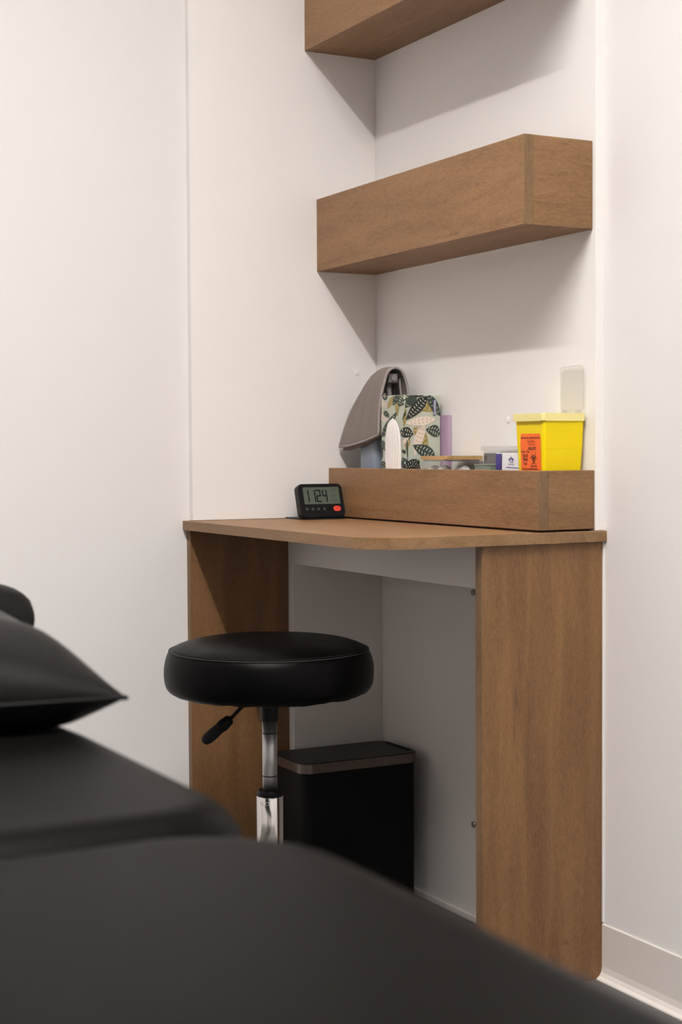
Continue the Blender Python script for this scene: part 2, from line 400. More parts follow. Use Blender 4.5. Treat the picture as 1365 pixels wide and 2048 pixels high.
# ------------------------------------------------------------------ open-topped wood boxes (two on the wall, one on the desk)
TH = 0.0185
def trough(name, label, x1, dep, z0, z1, gap=0.0):
    e = thing(name, label, 'shelf', (x1 / 2, -dep / 2, z0))
    fp = box('front_panel', 0.0002, x1, -dep, -dep + TH, z0, z1, M['wood_x'], e, 0.0009)
    box('edge_band', x1 - 0.0002, x1 + 0.0006, -dep + 0.0003, -dep + TH - 0.0004, z0 + 0.0005, z1 - 0.0005, M['wood_edge'], fp, 0.0002)
    box('end_panel', x1 - TH, x1, -dep + TH, -0.0003, z0, z1, M['wood_y'], e, 0.0009)
    box('bottom_panel', 0.0002, x1 - TH, -dep + TH, -0.0003, z0, z0 + TH, M['wood_x'], e, 0.0006)
    return e
upper = trough('wall_shelf', 'upper oak box shelf cut off by the top of the picture', 0.738, 0.1633, 1.704, 1.852)
lower = trough('wall_shelf', 'long oak box shelf on the wall halfway between desk and upper shelf', 0.738, 0.1384, 1.2617, 1.408)
ledge = trough('desk_organizer', 'low open-topped oak box standing on the back of the desk', 0.7437, 0.114, 0.7632, 0.8615)
box('shadow_strip', 0.004, 0.735, -0.106, -0.004, DZ, 0.7632, M['dark'], ledge, 0)  # dark filler strip: the shadow under the box put into colour
box('wall_cleat', 0.10, 0.60, -0.0040, -0.0003, 1.2590, 1.2617, M['panel'], lower, 0.0004)
ZI = 0.7632 + TH                   # inside floor of the desk organizer

# ------------------------------------------------------------------ stool
SX, SY = 0.418, -0.450
stool = thing('swivel_stool', 'round black vinyl swivel stool with a chrome gas lift column', 'stool', (SX, SY, 0))
prof = []
ctrl = [(0.0, 0.5765), (0.05, 0.5765), (0.10, 0.5745), (0.14, 0.5690), (0.160, 0.5625), (0.1700, 0.5560), (0.1735, 0.5520), (0.1775, 0.5450), (0.1808, 0.530), (0.1818, 0.515), (0.1805, 0.500), (0.1770, 0.4890), (0.1690, 0.4815), (0.155, 0.4780), (0.10, 0.4775), (0.0, 0.4775)]
bm = lathe_bm(ctrl, SX, SY, 128)
for v in bm.verts:
    dx, dy = v.co.x - SX, v.co.y - SY; rad = math.hypot(dx, dy); a = math.atan2(dy, dx)
    if v.co.z < 0.505 and rad > 0.12:
        k = min(1.0, (0.505 - v.co.z) / 0.02)
        wob = noise.noise(Vector((math.cos(a) * 5, math.sin(a) * 5, 3.1))) * 0.0035 + noise.noise(Vector((math.cos(a) * 16, math.sin(a) * 16, 1.1))) * 0.0030 * (0.4 + 0.6 * (math.cos(a - 0.9) > 0))
        v.co.z += wob * k; v.co.x += dx / rad * wob * 0.6 * k; v.co.y += dy / rad * wob * 0.6 * k
    elif v.co.z > 0.556:
        v.co.z += noise.noise(Vector((dx * 14, dy * 14, 0.2))) * 0.0012
    else:
        w = noise.noise(Vector((math.cos(a) * 3, math.sin(a) * 3, v.co.z * 60))) * 0.0012
        v.co.x += dx / rad * w; v.co.y += dy / rad * w
seat = bm_obj('seat', bm, M['vinyl'], stool, True)
sub = seat.modifiers.new('sub', 'SUBSURF'); sub.levels = 1; sub.render_levels = 1
ring = [(SX + 0.1722 * math.cos(2 * math.pi * k / 96), SY + 0.1722 * math.sin(2 * math.pi * k / 96), 0.5548) for k in range(96)]
bm_obj('seam_piping', tube_bm(ring, 0.0011, 6, True), M['stitch'], seat, True)
# double row of stitches beside the piping
bm = bmesh.new()
for k in range(0, 150):
    a0 = 2 * math.pi * k / 150; a1 = a0 + 2 * math.pi * 0.6 / 150
    tube_bm([(SX + 0.1672 * math.cos(a), SY + 0.1672 * math.sin(a), 0.5578) for a in (a0, a1)], 0.0006, 4, bm=bm)
st = bm_obj('stitching', bm, M['stitch'], seat); st['kind'] = 'stuff'
bm_obj('seat_plate', lathe_bm([(0.0, 0.4700), (0.085, 0.4700), (0.09, 0.4780), (0.0, 0.4780)], SX, SY, 32), M['black_matt'], stool)
bm_obj('collar', lathe_bm([(0.0, 0.4300), (0.0152, 0.4300), (0.0155, 0.4320), (0.0165, 0.4720), (0, 0.4720)], SX, SY, 32), M['black'], stool, False)
pist = bm_obj('piston', lathe_bm([(0, 0.300), (0.0130, 0.300), (0.0130, 0.430), (0, 0.430)], SX, SY, 40), M['steel'], stool)
for z in (0.4085, 0.3340):
    bm_obj('score_ring', lathe_bm([(0.0131, z), (0.01335, z + 0.0004), (0.01335, z + 0.0012), (0.0131, z + 0.0016)], SX, SY, 40), M['black'], pist)
bm_obj('cylinder_cap', lathe_bm([(0, 0.3020), (0.0131, 0.3020), (0.0150, 0.3100), (0.0195, 0.3100), (0.0222, 0.3060), (0.0226, 0.3000), (0, 0.3000)][::-1], SX, SY, 40), M['black'], stool, False)
cyl = bm_obj('cylinder', lathe_bm([(0, 0.085), (0.0235, 0.085), (0.0235, 0.2990), (0.0228, 0.3000), (0, 0.3000)], SX, SY, 48), M['chrome'], stool)
for p in cyl.data.polygons: p.use_smooth = abs(p.normal.z) < 0.5
for p in pist.data.polygons: p.use_smooth = abs(p.normal.z) < 0.5
for a in (-62, -38):               # round punch marks below the rim
    aa = math.radians(a)
    dm = bm_obj('rim_mark', tube_bm([(0.0028 * math.cos(q * math.pi / 8), 0.0028 * math.sin(q * math.pi / 8), 0) for q in range(16)], 0.0006, 6, True), M['chrome'], None, True)
    dm.data.transform(Matrix.Translation((SX + 0.0235 * math.cos(aa), SY + 0.0235 * math.sin(aa), 0.2900)) @ Matrix.Rotation(aa, 4, 'Z') @ Matrix.Rotation(math.pi / 2, 4, 'Y'))
    dm.parent = cyl
# height lever: thin rod with a flattened paddle grip
A0 = Vector((SX + 0.012, SY - 0.012, 0.4755)); A = Vector((0.4821, -0.5239, 0.4755)); B = Vector((0.4770, -0.5345, 0.4642)); Cc = Vector((0.4700, -0.5490, 0.4480)); Dd = Vector((0.4518, -0.5857, 0.4130))
lever = bm_obj('lever', tube_bm([A0, A, B, Cc], 0.0032, 10), M['black'], stool, True)
ax = (Dd - Cc).normalized()
gp = [Cc - ax * 0.004, Cc - ax * 0.001, Cc + ax * 0.008, Cc + ax * 0.013, Cc + ax * 0.022, Cc + ax * 0.034, Cc + ax * 0.048, Dd + ax * 0.001, Dd + ax * 0.004]
bm_obj('grip', tube_bm(gp, [0.0050, 0.0085, 0.0098, 0.0106, 0.0092, 0.0100, 0.0096, 0.0074, 0.0030], 14), M['black_matt'], lever, True)
bm_obj('base_hub', lathe_bm([(0, 0.070), (0.036, 0.070), (0.038, 0.090), (0.030, 0.112), (0.0236, 0.115), (0, 0.115)], SX, SY, 32), M['chrome'], stool)
for k in range(5):
    a = math.radians(20 + 72 * k); ux, uy = math.cos(a), math.sin(a)
    leg = bm_obj('base_leg', tube_bm([(SX + ux * q, SY + uy * q, z) for q, z in ((0.025, 0.092), (0.12, 0.088), (0.215, 0.076), (0.222, 0.072))], [0.014, 0.0125, 0.011, 0.006], 12), M['chrome'], stool, True)
    cxx, cyy = SX + ux * 0.212, SY + uy * 0.212
    cas = bm_obj('caster', tube_bm([(cxx, cyy, 0.046), (cxx, cyy, 0.070)], [0.010, 0.007], 10), M['black'], leg)
    for s in (-1, 1):
        bm2 = tube_bm([(cxx - uy * s * 0.006, cyy + ux * s * 0.006, 0.025), (cxx - uy * s * 0.016, cyy + ux * s * 0.016, 0.025)], 0.025, 20)
        w = bm_obj('caster_wheel', bm2, M['caster'], leg)

# ------------------------------------------------------------------ step bin in the knee space
BX0, BX1, BY0, BY1 = 0.066, 0.214, -0.285, -0.024
bin_ = thing('trash_can', 'slim black waste bin with a bronze-rimmed lid under the desk', 'bin', ((BX0 + BX1) / 2, (BY0 + BY1) / 2, 0))
bm_obj('body', prism_bm(rrect(BX0 + 0.004, BX1 - 0.004, BY0 + 0.004, BY1 - 0.004, 0.022), 2, 0.0, 0.281, 0.002), M['black_matt'], bin_)
lid = bm_obj('lid', prism_bm(rrect(BX0, BX1, BY0, BY1, 0.024, 10), 2, 0.281, 0.2988, 0.001), M['bronze'], bin_)
bm_obj('lid_inset', prism_bm(rrect(BX0 + 0.0012, BX1 - 0.0012, BY0 + 0.0012, BY1 - 0.0012, 0.023, 10), 2, 0.2986, 0.3006, 0.0008), M['black'], lid)
box('hinge', BX0 + 0.03, BX1 - 0.03, BY1 - 0.0135, BY1 - 0.0045, 0.3004, 0.3022, M['black_matt'], lid, 0.0006)
box('pedal', 0.215, 0.232, -0.18, -0.13, 0.004, 0.016, M['black'], bin_, 0.002)

# ------------------------------------------------------------------ digital clock
CX, CY0, CY1 = 0.0860, -0.2190, -0.1205
clock = thing('digital_clock', 'small black digital clock with a grey display beside the desk organizer', 'clock', (0.06, -0.17, DZ))
LEAN = math.radians(17)
ex = Vector((0, 1, 0)); ey = Vector((-math.sin(LEAN), 0, math.cos(LEAN))); ez = Vector((math.cos(LEAN), 0, math.sin(LEAN)))
CO = Vector((CX, (CY0 + CY1) / 2, DZ + 0.0045))     # bottom centre of the clock's face
CMAT = Matrix(((ex.x, ey.x, ez.x, CO.x), (ex.y, ey.y, ez.y, CO.y), (ex.z, ey.z, ez.z, CO.z), (0, 0, 0, 1)))
CW, CH = CY1 - CY0, 0.0690
def clk(name, bm, m, parent, smooth=False):
    bm.transform(CMAT); return bm_obj(name, bm, m, parent, smooth)
clk('case', prism_bm(rrect(-CW / 2, CW / 2, 0.0, CH, 0.0085, 6), 2, -0.0165, 0.0, 0.0016, 2), M['black'], clock)
scr = clk('display', prism_bm(rrect(-CW / 2 + 0.0105, CW / 2 - 0.0075, 0.0270, 0.0620, 0.001, 2), 2, -0.0005, 0.0004), M['lcd'], clock)
SEG = {'1': 'bc', '2': 'abged', '4': 'fgbc'}
def digit(ch, u0, v0, w, h, th, sl=0.10):
    P = []; g = 0.0004
    def q(a, b, c, e): P.append([(x + sl * (y - v0), y) for x, y in ((a, b), (c, b), (c, e), (a, e))])
    m_ = v0 + h / 2
    for s in SEG[ch]:
        if s == 'a': q(u0 + g, v0 + h - th, u0 + w - g, v0 + h)
        if s == 'g': q(u0 + g, m_ - th / 2, u0 + w - g, m_ + th / 2)
        if s == 'd': q(u0 + g, v0, u0 + w - g, v0 + th)
        if s == 'b': q(u0 + w - th, m_ + g, u0 + w, v0 + h - g)
        if s == 'c': q(u0 + w - th, v0 + g, u0 + w, m_ - g)
        if s == 'f': q(u0, m_ + g, u0 + th, v0 + h - g)
        if s == 'e': q(u0, v0 + g, u0 + th, m_ - g)
    return P
onclk = lambda a, b: CMAT @ Vector((a, b, 0.0007))
for ch, u0 in (('1', -0.0370), ('1', -0.0225), ('2', -0.0105), ('4', 0.0035)):
    poly_obj('digit', digit(ch, u0, 0.0310, 0.0105, 0.0255, 0.0026, -0.02), M['ink'], scr, onclk)
poly_obj('colon', [[(-0.0110, 0.0475), (-0.0093, 0.0475), (-0.0093, 0.0492), (-0.0110, 0.0492)], [(-0.0110, 0.0395), (-0.0093, 0.0395), (-0.0093, 0.0412), (-0.0110, 0.0412)]], M['ink'], scr, onclk)
for body, v in (('OFF', 0.0550), ('5:17', 0.0440), ('23', 0.0335)):
    text_obj('display_text', body, 0.0082, M['ink_soft'], scr, onclk(0.0292, v), ex, ey)
for k in range(5):
    clk('button', prism_bm(rrect(-0.0375 + k * 0.0128, -0.0325 + k * 0.0128, 0.0145, 0.0195, 0.0014, 3), 2, -0.0002, 0.0006), M['key' if k != 4 else 'black_matt'], clock)
rb = clk('red_button', prism_bm(rrect(0.0245, 0.0405, 0.0118, 0.0222, 0.0050, 6), 2, -0.0002, 0.0010, 0.0003), M['red'], clock)
rb['label'] = 'bright red oval button'
text_obj('button_text', 'SET', 0.0062, M['red_ink'], rb, CMAT @ Vector((0.0325, 0.0170, 0.0013)), ex, ey)
box('stand', 0.0025, 0.0880, -0.2150, -0.1230, DZ, DZ + 0.0028, M['black'], clock, 0.0008)
for yy in (-0.205, -0.137):
    bm_obj('stand_hinge', tube_bm([(0.0795, yy - 0.006, DZ + 0.0048), (0.0795, yy + 0.006, DZ + 0.0048)], 0.0024, 10), M['black_matt'], clock)

# ------------------------------------------------------------------ spray bottle under a towel
bx, by = 0.100, -0.048
bottle = thing('spray_bottle', 'blue-grey trigger spray bottle standing under the draped towel', 'bottle', (bx, by, ZI))
bm = bmesh.new(); rings = []
for z, hw, hd in ((ZI, 0.031, 0.029), (ZI + 0.003, 0.034, 0.032), (0.955, 0.034, 0.032), (0.975, 0.031, 0.029), (0.990, 0.020, 0.019), (0.998, 0.0135, 0.0135), (1.012, 0.0135, 0.0135)):
    rings.append([bm.verts.new((x, y, z)) for x, y in rrect(bx - hw, bx + hw, by - hd, by + hd, min(hw, hd) * 0.42, 5)])
for a, b in zip(rings, rings[1:]):
    for k in range(len(a)): bm.faces.new((a[k], a[(k + 1) % len(a)], b[(k + 1) % len(a)], b[k]))
bm.faces.new(rings[0]); bm.faces.new(rings[-1])
bm_obj('body', bm, M['bottle'], bottle, False)
bm_obj('cap', lathe_bm([(0, 1.006), (0.0150, 1.006), (0.0150, 1.024), (0.0110, 1.030), (0, 1.030)], bx, by, 24), M['trigger'], bottle)
box('spray_head', bx - 0.026, bx + 0.044, by - 0.0095, by + 0.0095, 1.030, 1.0485, M['trigger'], bottle, 0.003, 2)
noz = box('nozzle', bx + 0.044, bx + 0.0545, by - 0.0105, by + 0.0105, 1.0305, 1.0495, M['trigger'], bottle, 0.0015)
bm_obj('orifice', tube_bm([(bx + 0.0540, by, 1.0400), (bx + 0.0575, by, 1.0400)], [0.0066, 0.0060], 18), M['trigger'], noz)
bm_obj('trigger', tube_bm([(bx + 0.034, by, 1.032), (bx + 0.036, by, 1.012), (bx + 0.044, by, 0.990), (bx + 0.047, by, 0.968)], [0.0065, 0.0060, 0.0058, 0.0045], 10), M['trigger'], bottle, True)

def spline(pts, n):
    pts = [Vector(p) for p in pts]; out = []
    segs = len(pts) - 1
    for i in range(n):
        s = i / (n - 1) * segs; k = min(int(s), segs - 1); f = s - k
        p0, p1, p2, p3 = pts[max(k - 1, 0)], pts[k], pts[k + 1], pts[min(k + 2, segs)]
        out.append(0.5 * ((2 * p1) + (p2 - p0) * f + (2 * p0 - 5 * p1 + 4 * p2 - p3) * f * f + (3 * p1 - p0 - 3 * p2 + p3) * f ** 3))
    return out
front = spline([(0.1690, -0.0900, 0.9280), (0.1675, -0.0885, 0.962), (0.1655, -0.083, 1.000), (0.1640, -0.0745, 1.030), (0.1630, -0.0655, 1.0515), (0.1620, -0.0490, 1.0600), (0.1620, -0.0330, 1.0530), (0.1620, -0.0225, 1.030), (0.1620, -0.0180, 1.000), (0.1620, -0.0165, 0.965)], 40)
mid = spline([(0.0900, -0.0940, 0.9110), (0.0990, -0.0925, 0.950), (0.1090, -0.0875, 0.996), (0.1180, -0.0795, 1.033), (0.1240, -0.0675, 1.0535), (0.1260, -0.0500, 1.0600), (0.1240, -0.0340, 1.0535), (0.1230, -0.0225, 1.030), (0.1230, -0.0155, 1.000), (0.1230, -0.0140, 0.960)], 40)
back = spline([(0.0112, -0.0935, 0.9052), (0.0306, -0.0920, 0.9409), (0.0512, -0.0890, 0.9741), (0.0723, -0.0830, 1.0019), (0.0890, -0.0720, 1.0290), (0.0900, -0.0530, 1.0500), (0.0880, -0.0360, 1.0440), (0.0850, -0.0240, 1.020), (0.0850, -0.0150, 0.990), (0.0850, -0.0125, 0.960)], 40)
bm = bmesh.new(); grid = []
NT = 18
for j in range(NT + 1):
    tt = j / NT; row = []
    for i in range(40):
        p = front[i] * (2 * (tt - 0.5) * (tt - 1)) + mid[i] * (4 * tt * (1 - tt)) + back[i] * (2 * tt * (tt - 0.5))
        k = min(1, i / 10) if i < 20 else 1
        wob = (noise.noise(Vector((tt * 4.0, i * 0.07, 5.0))) * 0.0060 + noise.noise(Vector((tt * 9.0, i * 0.05, 1.0))) * 0.0022) * min(1, tt * 5) * min(1, (1 - tt) * 4 + 0.15)
        p = p + Vector((0, wob * 0.9, wob * 0.3))
        row.append(bm.verts.new(p))
    grid.append(row)
for a, b in zip(grid, grid[1:]):
    for i in range(39): bm.faces.new((a[i], a[i + 1], b[i + 1], b[i]))
edge_pts = [v.co.copy() for v in reversed(grid[0])] + [row[0].co.copy() for row in grid[1:]] + [v.co.copy() for v in grid[-1][1:]]
low_rows = [[v.co.copy() for v in row[:11]] for row in grid]
towel = bm_obj('towel', bm, M['cloth'], None, True)
tag(towel, 'grey microfibre towel draped over the spray bottle in the corner', 'towel')
so = towel.modifiers.new('solid', 'SOLIDIFY'); so.thickness = 0.0030; so.offset = 0
bm_obj('hem', tube_bm(edge_pts, 0.0029, 8), M['hem'], towel, True)
# the folded-under second layer that peeks out below the long side
under = [[v + Vector((0.004, 0.0065, -0.0085 * min(1.0, 0.15 + j / NT * 1.1))) for v in row] for j, row in enumerate(low_rows)]
bm = bmesh.new(); UG = [[bm.verts.new(v) for v in row] for row in under]
for a, b in zip(UG, UG[1:]):
    for i in range(len(a) - 1): bm.faces.new((a[i], a[i + 1], b[i + 1], b[i]))
ul = bm_obj('under_layer', bm, M['cloth'], towel, True)
so = ul.modifiers.new('solid', 'SOLIDIFY'); so.thickness = 0.0035; so.offset = 0
# inner fold of the towel behind the nozzle
bm = bmesh.new()
fold = spline([(0.128, -0.0240, 1.040), (0.132, -0.0205, 1.010), (0.136, -0.0230, 0.980), (0.138, -0.0240, 0.950)], 14)
fold2 = [p + Vector((-0.055, 0.002, 0.0)) for p in fold]
fold3 = [p + Vector((0.020, -0.006 - 0.004 * math.sin(i * 0.4), 0.0)) for i, p in enumerate(fold)]
R3 = [[bm.verts.new(p) for p in q] for q in (fold2, fold, fold3)]
for a, b in zip(R3, R3[1:]):
    for i in range(13): bm.faces.new((a[i], a[i + 1], b[i + 1], b[i]))
fo = bm_obj('inner_fold', bm, M['hem'], towel, True)
so = fo.modifiers.new('solid', 'SOLIDIFY'); so.thickness = 0.0025

# ------------------------------------------------------------------ tissue box standing on end
TX0, TX1, TY0, TY1, TZ1 = 0.1830, 0.2735, -0.0920, -0.0120, 1.0025
tb = thing('tissue_box', 'leaf-printed tissue box standing on end beside the grey towel', 'tissue box', ((TX0 + TX1) / 2, (TY0 + TY1) / 2, ZI))
box('carton', TX0, TX1, TY0, TY1, ZI, TZ1, M['carton'], tb, 0.0012)
WF = TX1 - TX0; WS = TY1 - TY0
def unroll(uu, zz, off=0.0004):
    """u runs along the front face and on round the corner over the right side"""
    uu = min(max(uu, 0.0006), WF + WS - 0.0006); zz = min(zz, TZ1 - 0.0006)
    if uu <= WF: return Vector((TX0 + uu, TY0 - off, zz))
    return Vector((TX1 + off, TY0 + (uu - WF), zz))
def cu(px, py):                    # print layout grid -> (u, z)
    X_ = px / 9.75 + 755; z = 1.004 - (py / 9.75 + 780 - 790) * 0.00097
    return ((X_ - 765.1) / 46.9 * WF if X_ < 812 else WF + (X_ - 812) * 0.001117, z)
layer = [0]
def leaf(b, tip, wd, colour, dashes=5, dash='dash', bend=0.0):
    layer[0] += 1; off = 0.0003 + 0.00003 * layer[0]
    bx_, by_ = b; tx_, ty_ = tip; L = math.hypot(tx_ - bx_, ty_ - by_); ux, uy = (tx_ - bx_) / L, (ty_ - by_) / L; nx, ny = -uy, ux
    N = 14; bm = bmesh.new(); prev = None
    def V(px, py, o): return bm.verts.new(unroll(*cu(px, py), o))
    for i in range(N + 1):
        s = i / N; half = wd * 0.58 * (math.sin(math.pi * s ** 0.8) ** 0.85 if 0 < s < 1 else 0.02)
        bb = bend * math.sin(math.pi * s)
        cxp, cyp = bx_ + ux * L * s + nx * bb, by_ + uy * L * s + ny * bb
        cur = [V(cxp + nx * half * q, cyp + ny * half * q, off) for q in (-1, -0.33, 0.33, 1)]
        if prev:
            for q in range(3): bm.faces.new((prev[q], prev[q + 1], cur[q + 1], cur[q]))
        prev = cur
    nl = len(bm.faces)
    for k in range(dashes):
        s = 0.16 + 0.66 * k / max(1, dashes - 1); half = wd / 2 * math.sin(math.pi * s ** 0.8) ** 0.85
        bb = bend * math.sin(math.pi * s)
        for sg in (-1, 1):
            a0, a1 = 0.18 * half, 0.74 * half; fw_ = 0.11 * L / max(dashes, 3) * 3.0; th = wd * 0.032
            c0 = (bx_ + ux * L * s + nx * (bb + sg * a0), by_ + uy * L * s + ny * (bb + sg * a0))
            c1 = (c0[0] - ux * fw_ * 0.6 + nx * sg * (a1 - a0), c0[1] - uy * fw_ * 0.6 + ny * sg * (a1 - a0))
            ddx, ddy = c1[0] - c0[0], c1[1] - c0[1]; dl = math.hypot(ddx, ddy) or 1; px_, py_ = -ddy / dl * th, ddx / dl * th
            q4 = [V(c0[0] + px_, c0[1] + py_, off + 0.00006), V(c1[0] + px_, c1[1] + py_, off + 0.00006), V(c1[0] - px_, c1[1] - py_, off + 0.00006), V(c0[0] - px_, c0[1] - py_, off + 0.00006)]
            f = bm.faces.new(q4); f.material_index = 1
    me = bpy.data.meshes.new('printed_leaf'); bm.to_mesh(me); bm.free()
    me.materials.append(M[colour]); me.materials.append(M[dash])
    return link('printed_leaf', me, None, tb)
leaf((745, 210), (1105, 430), 190, 'leaf_gold', 4)
leaf((345, 118), (225, 370), 80, 'leaf_gold', 5)
leaf((405, 230), (418, 520), 64, 'leaf_gold', 6)
leaf((570, 370), (540, 750), 44, 'leaf_gold', 0)
leaf((730, 735), (1000, 1135), 170, 'leaf_gold', 5, bend=-30)
leaf((630, 930), (575, 1180), 80, 'leaf_gold', 5)
leaf((200, 250), (110, 330), 110, 'leaf_cream', 4, 'leaf_black')
leaf((105, 470), (235, 625), 110, 'leaf_cream', 6, 'leaf_black')
leaf((1145, 580), (560, 665), 150, 'leaf_cream', 6, 'leaf_gold')
leaf((935, 690), (735, 1285), 150, 'leaf_cream', 6, 'leaf_gold', bend=20)
leaf((640, 915), (515, 1060), 70, 'leaf_cream', 3, 'leaf_gold')
leaf((100, 110), (235, 60), 190, 'leaf_green', 3)
leaf((450, 95), (335, 305), 105, 'leaf_green', 3)
leaf((770, 95), (560, 370), 150, 'leaf_green', 2)
leaf((610, 60), (445, 325), 190, 'leaf_green', 6)
leaf((960, 95), (640, 110), 90, 'leaf_black', 3)
leaf((990, 140), (575, 595), 185, 'leaf_black', 8)
leaf((1010, 110), (1245, 520), 150, 'leaf_green', 5)
leaf((1235, 880), (960, 775), 190, 'leaf_green', 5, bend=40)
leaf((1135, 1290), (708, 1080), 200, 'leaf_green', 6)
leaf((480, 800), (718, 875), 180, 'leaf_black', 5)
leaf((160, 395), (255, 545), 80, 'leaf_green', 3)
leaf((120, 885), (410, 430), 110, 'leaf_green', 5)
leaf((105, 900), (205, 860), 22, 'leaf_green', 0)
leaf((100, 965), (185, 1190), 90, 'leaf_green', 5)
leaf((110, 1080), (120, 1350), 40, 'leaf_black', 6)
leaf((200, 1390), (120, 1520), 110, 'leaf_green', 3)
leaf((600, 1540), (525, 1310), 120, 'leaf_green', 2)
leaf((590, 960), (605, 1400), 26, 'leaf_green', 0)
leaf((840, 1390), (520, 1500), 150, 'leaf_black', 6)
leaf((520, 1160), (560, 1245), 46, 'leaf_black', 1)
leaf((690, 1410), (850, 1540), 120, 'leaf_black', 4)
for a_, b_ in (((1000, 130), (760, 200)), ((880, 760), (1010, 640)), ((690, 870), (600, 1000)), ((520, 600), (590, 380)), ((250, 640), (150, 860)), ((1130, 1280), (1210, 1330)), ((905, 700), (760, 830))):
    leaf(a_, b_, 16, 'leaf_cream' if b_[0] in (1010, 760) and a_[1] > 500 else 'leaf_green', 0)
# maker's mark, turned to read upwards
u_, z_ = cu(1128, 350)
pill = poly_obj('logo_patch', [[(u_ + a, z_ + b) for a, b in rrect(-0.0034, 0.0034, -0.0150, 0.0150, 0.0030, 4)]], M['navy'], tb, lambda a, b: unroll(a, b, 0.0018))
text_obj('logo_text', 'Scotties', 0.0086, M['white'], pill, unroll(u_, z_, 0.0021), (0, 0, 1), (0, -1, 0), bold=0.0001)
# tissues bulging from the oval opening
bm = bmesh.new(); N, K = 40, 24; grid = []
for j in range(K + 1):
    z = 0.8300 + (0.9590 - 0.8300) * j / K
    h = (z - 0.8300) / (0.9590 - 0.8300)
    if h > 0.60: half = 0.0300 * math.sqrt(max(0.0, 1 - ((h - 0.60) / 0.40) ** 2.0))
    else: half = 0.0300
    half = max(half, 0.0008)
    row = []
    for i in range(N + 1):
        s = -1 + 2 * i / N
        bulge = 0.0048 * math.sqrt(max(0.0, 1 - s * s)) * (1 - h ** 6) + 0.0006 * math.sin(i * 1.1 + 1.5 * math.sin(j * 0.3))
        row.append(bm.verts.new((TX0 + 0.0500 - 0.0035 * h + half * s, TY0 - 0.0012 - max(bulge, 0), z)))
    grid.append(row)
for a, b in zip(grid, grid[1:]):
    for i in range(N): bm.faces.new((a[i], a[i + 1], b[i + 1], b[i]))
bm_obj('tissue', bm, M['tissue'], tb, True)

# ------------------------------------------------------------------ lilac pouch half hidden by the tissue box
bm = bmesh.new(); N = 16; A_, B_ = [], []
for k in range(N + 1):
    q = math.pi * k / N; x = 0.258 + 0.0370 * -math.cos(q); y = -0.0008 - 0.0095 * math.sin(q)
    A_.append((x, y))
bm = prism_bm(A_, 2, ZI, 0.9640, 0.0006)
piece = bm_obj('lilac_piece', bm, M['lilac'], None, True)  # half-round lilac form standing against the wall
tag(piece, 'lilac pouch against the wall, mostly hidden behind the tissue box', 'piece')

# ------------------------------------------------------------------ glass canister with bamboo lid and cotton balls
GX0, GX1, GY0, GY1 = 0.3255, 0.4170, -0.0905, -0.0060
can = thing('glass_canister', 'square glass canister with a flat bamboo lid in the desk organizer', 'canister', ((GX0 + GX1) / 2, (GY0 + GY1) / 2, ZI))
bm = bmesh.new()
def shell(bm, x0, x1, y0, y1, z0, z1, th, rad):
    o0 = [bm.verts.new((x, y, z0)) for x, y in rrect(x0, x1, y0, y1, rad, 4)]; o1 = [bm.verts.new((x, y, z1)) for x, y in rrect(x0, x1, y0, y1, rad, 4)]
    i1 = [bm.verts.new((x, y, z1)) for x, y in rrect(x0 + th, x1 - th, y0 + th, y1 - th, rad - th * 0.5, 4)]
    i0 = [bm.verts.new((x, y, z0 + th)) for x, y in rrect(x0 + th, x1 - th, y0 + th, y1 - th, rad - th * 0.5, 4)]
    for a, b in ((o0, o1), (o1, i1), (i1, i0)):
        for k in range(len(a)): bm.faces.new((a[k], a[(k + 1) % len(a)], b[(k + 1) % len(a)], b[k]))
    bm.faces.new(o0); bm.faces.new(i0)
shell(bm, GX0 + 0.0015, GX1 - 0.0015, GY0 + 0.0015, GY1 - 0.0015, ZI, 0.8785, 0.0024, 0.005)
bm_obj('jar', bm, M['glass'], can)
lidc = bm_obj('lid', prism_bm(rrect(GX0, GX1, GY0, GY1, 0.006), 2, 0.8787, 0.8858, 0.0008), M['bamboo'], can)
bm_obj('gasket', prism_bm(rrect(GX0 + 0.0045, GX1 - 0.0045, GY0 + 0.0045, GY1 - 0.0045, 0.004), 2, 0.8758, 0.8786), M['gasket'], lidc)
k = 0
for lz, spots in enumerate((((0.3475, -0.0690), (0.372, -0.030), (0.393, -0.067), (0.349, -0.030), (0.394, -0.030)), ((0.347, -0.0690), (0.3955, -0.0690), (0.352, -0.031), (0.391, -0.029)), ((0.3475, -0.0700), (0.3830, -0.0710), (0.3980, -0.0400)))):
    for (x, y) in spots:
        z = ZI + 0.0024 + 0.0168 + lz * 0.0265
        bm = bmesh.new(); bmesh.ops.create_icosphere(bm, subdivisions=3, radius=0.0172 if lz < 2 else 0.0150)
        for v in bm.verts:
            v.co *= 1 + 0.10 * noise.noise(v.co * 110 + Vector((k, 0, 0))) + 0.04 * noise.noise(v.co * 300 + Vector((0, k, 0)))
            v.co += Vector((x, y, z))
        cb = bm_obj('cotton_ball', bm, M['cotton'], None, True); k += 1
        tag(cb, 'white cotton ball inside the square glass canister', 'cotton ball', 'cotton balls in the canister')

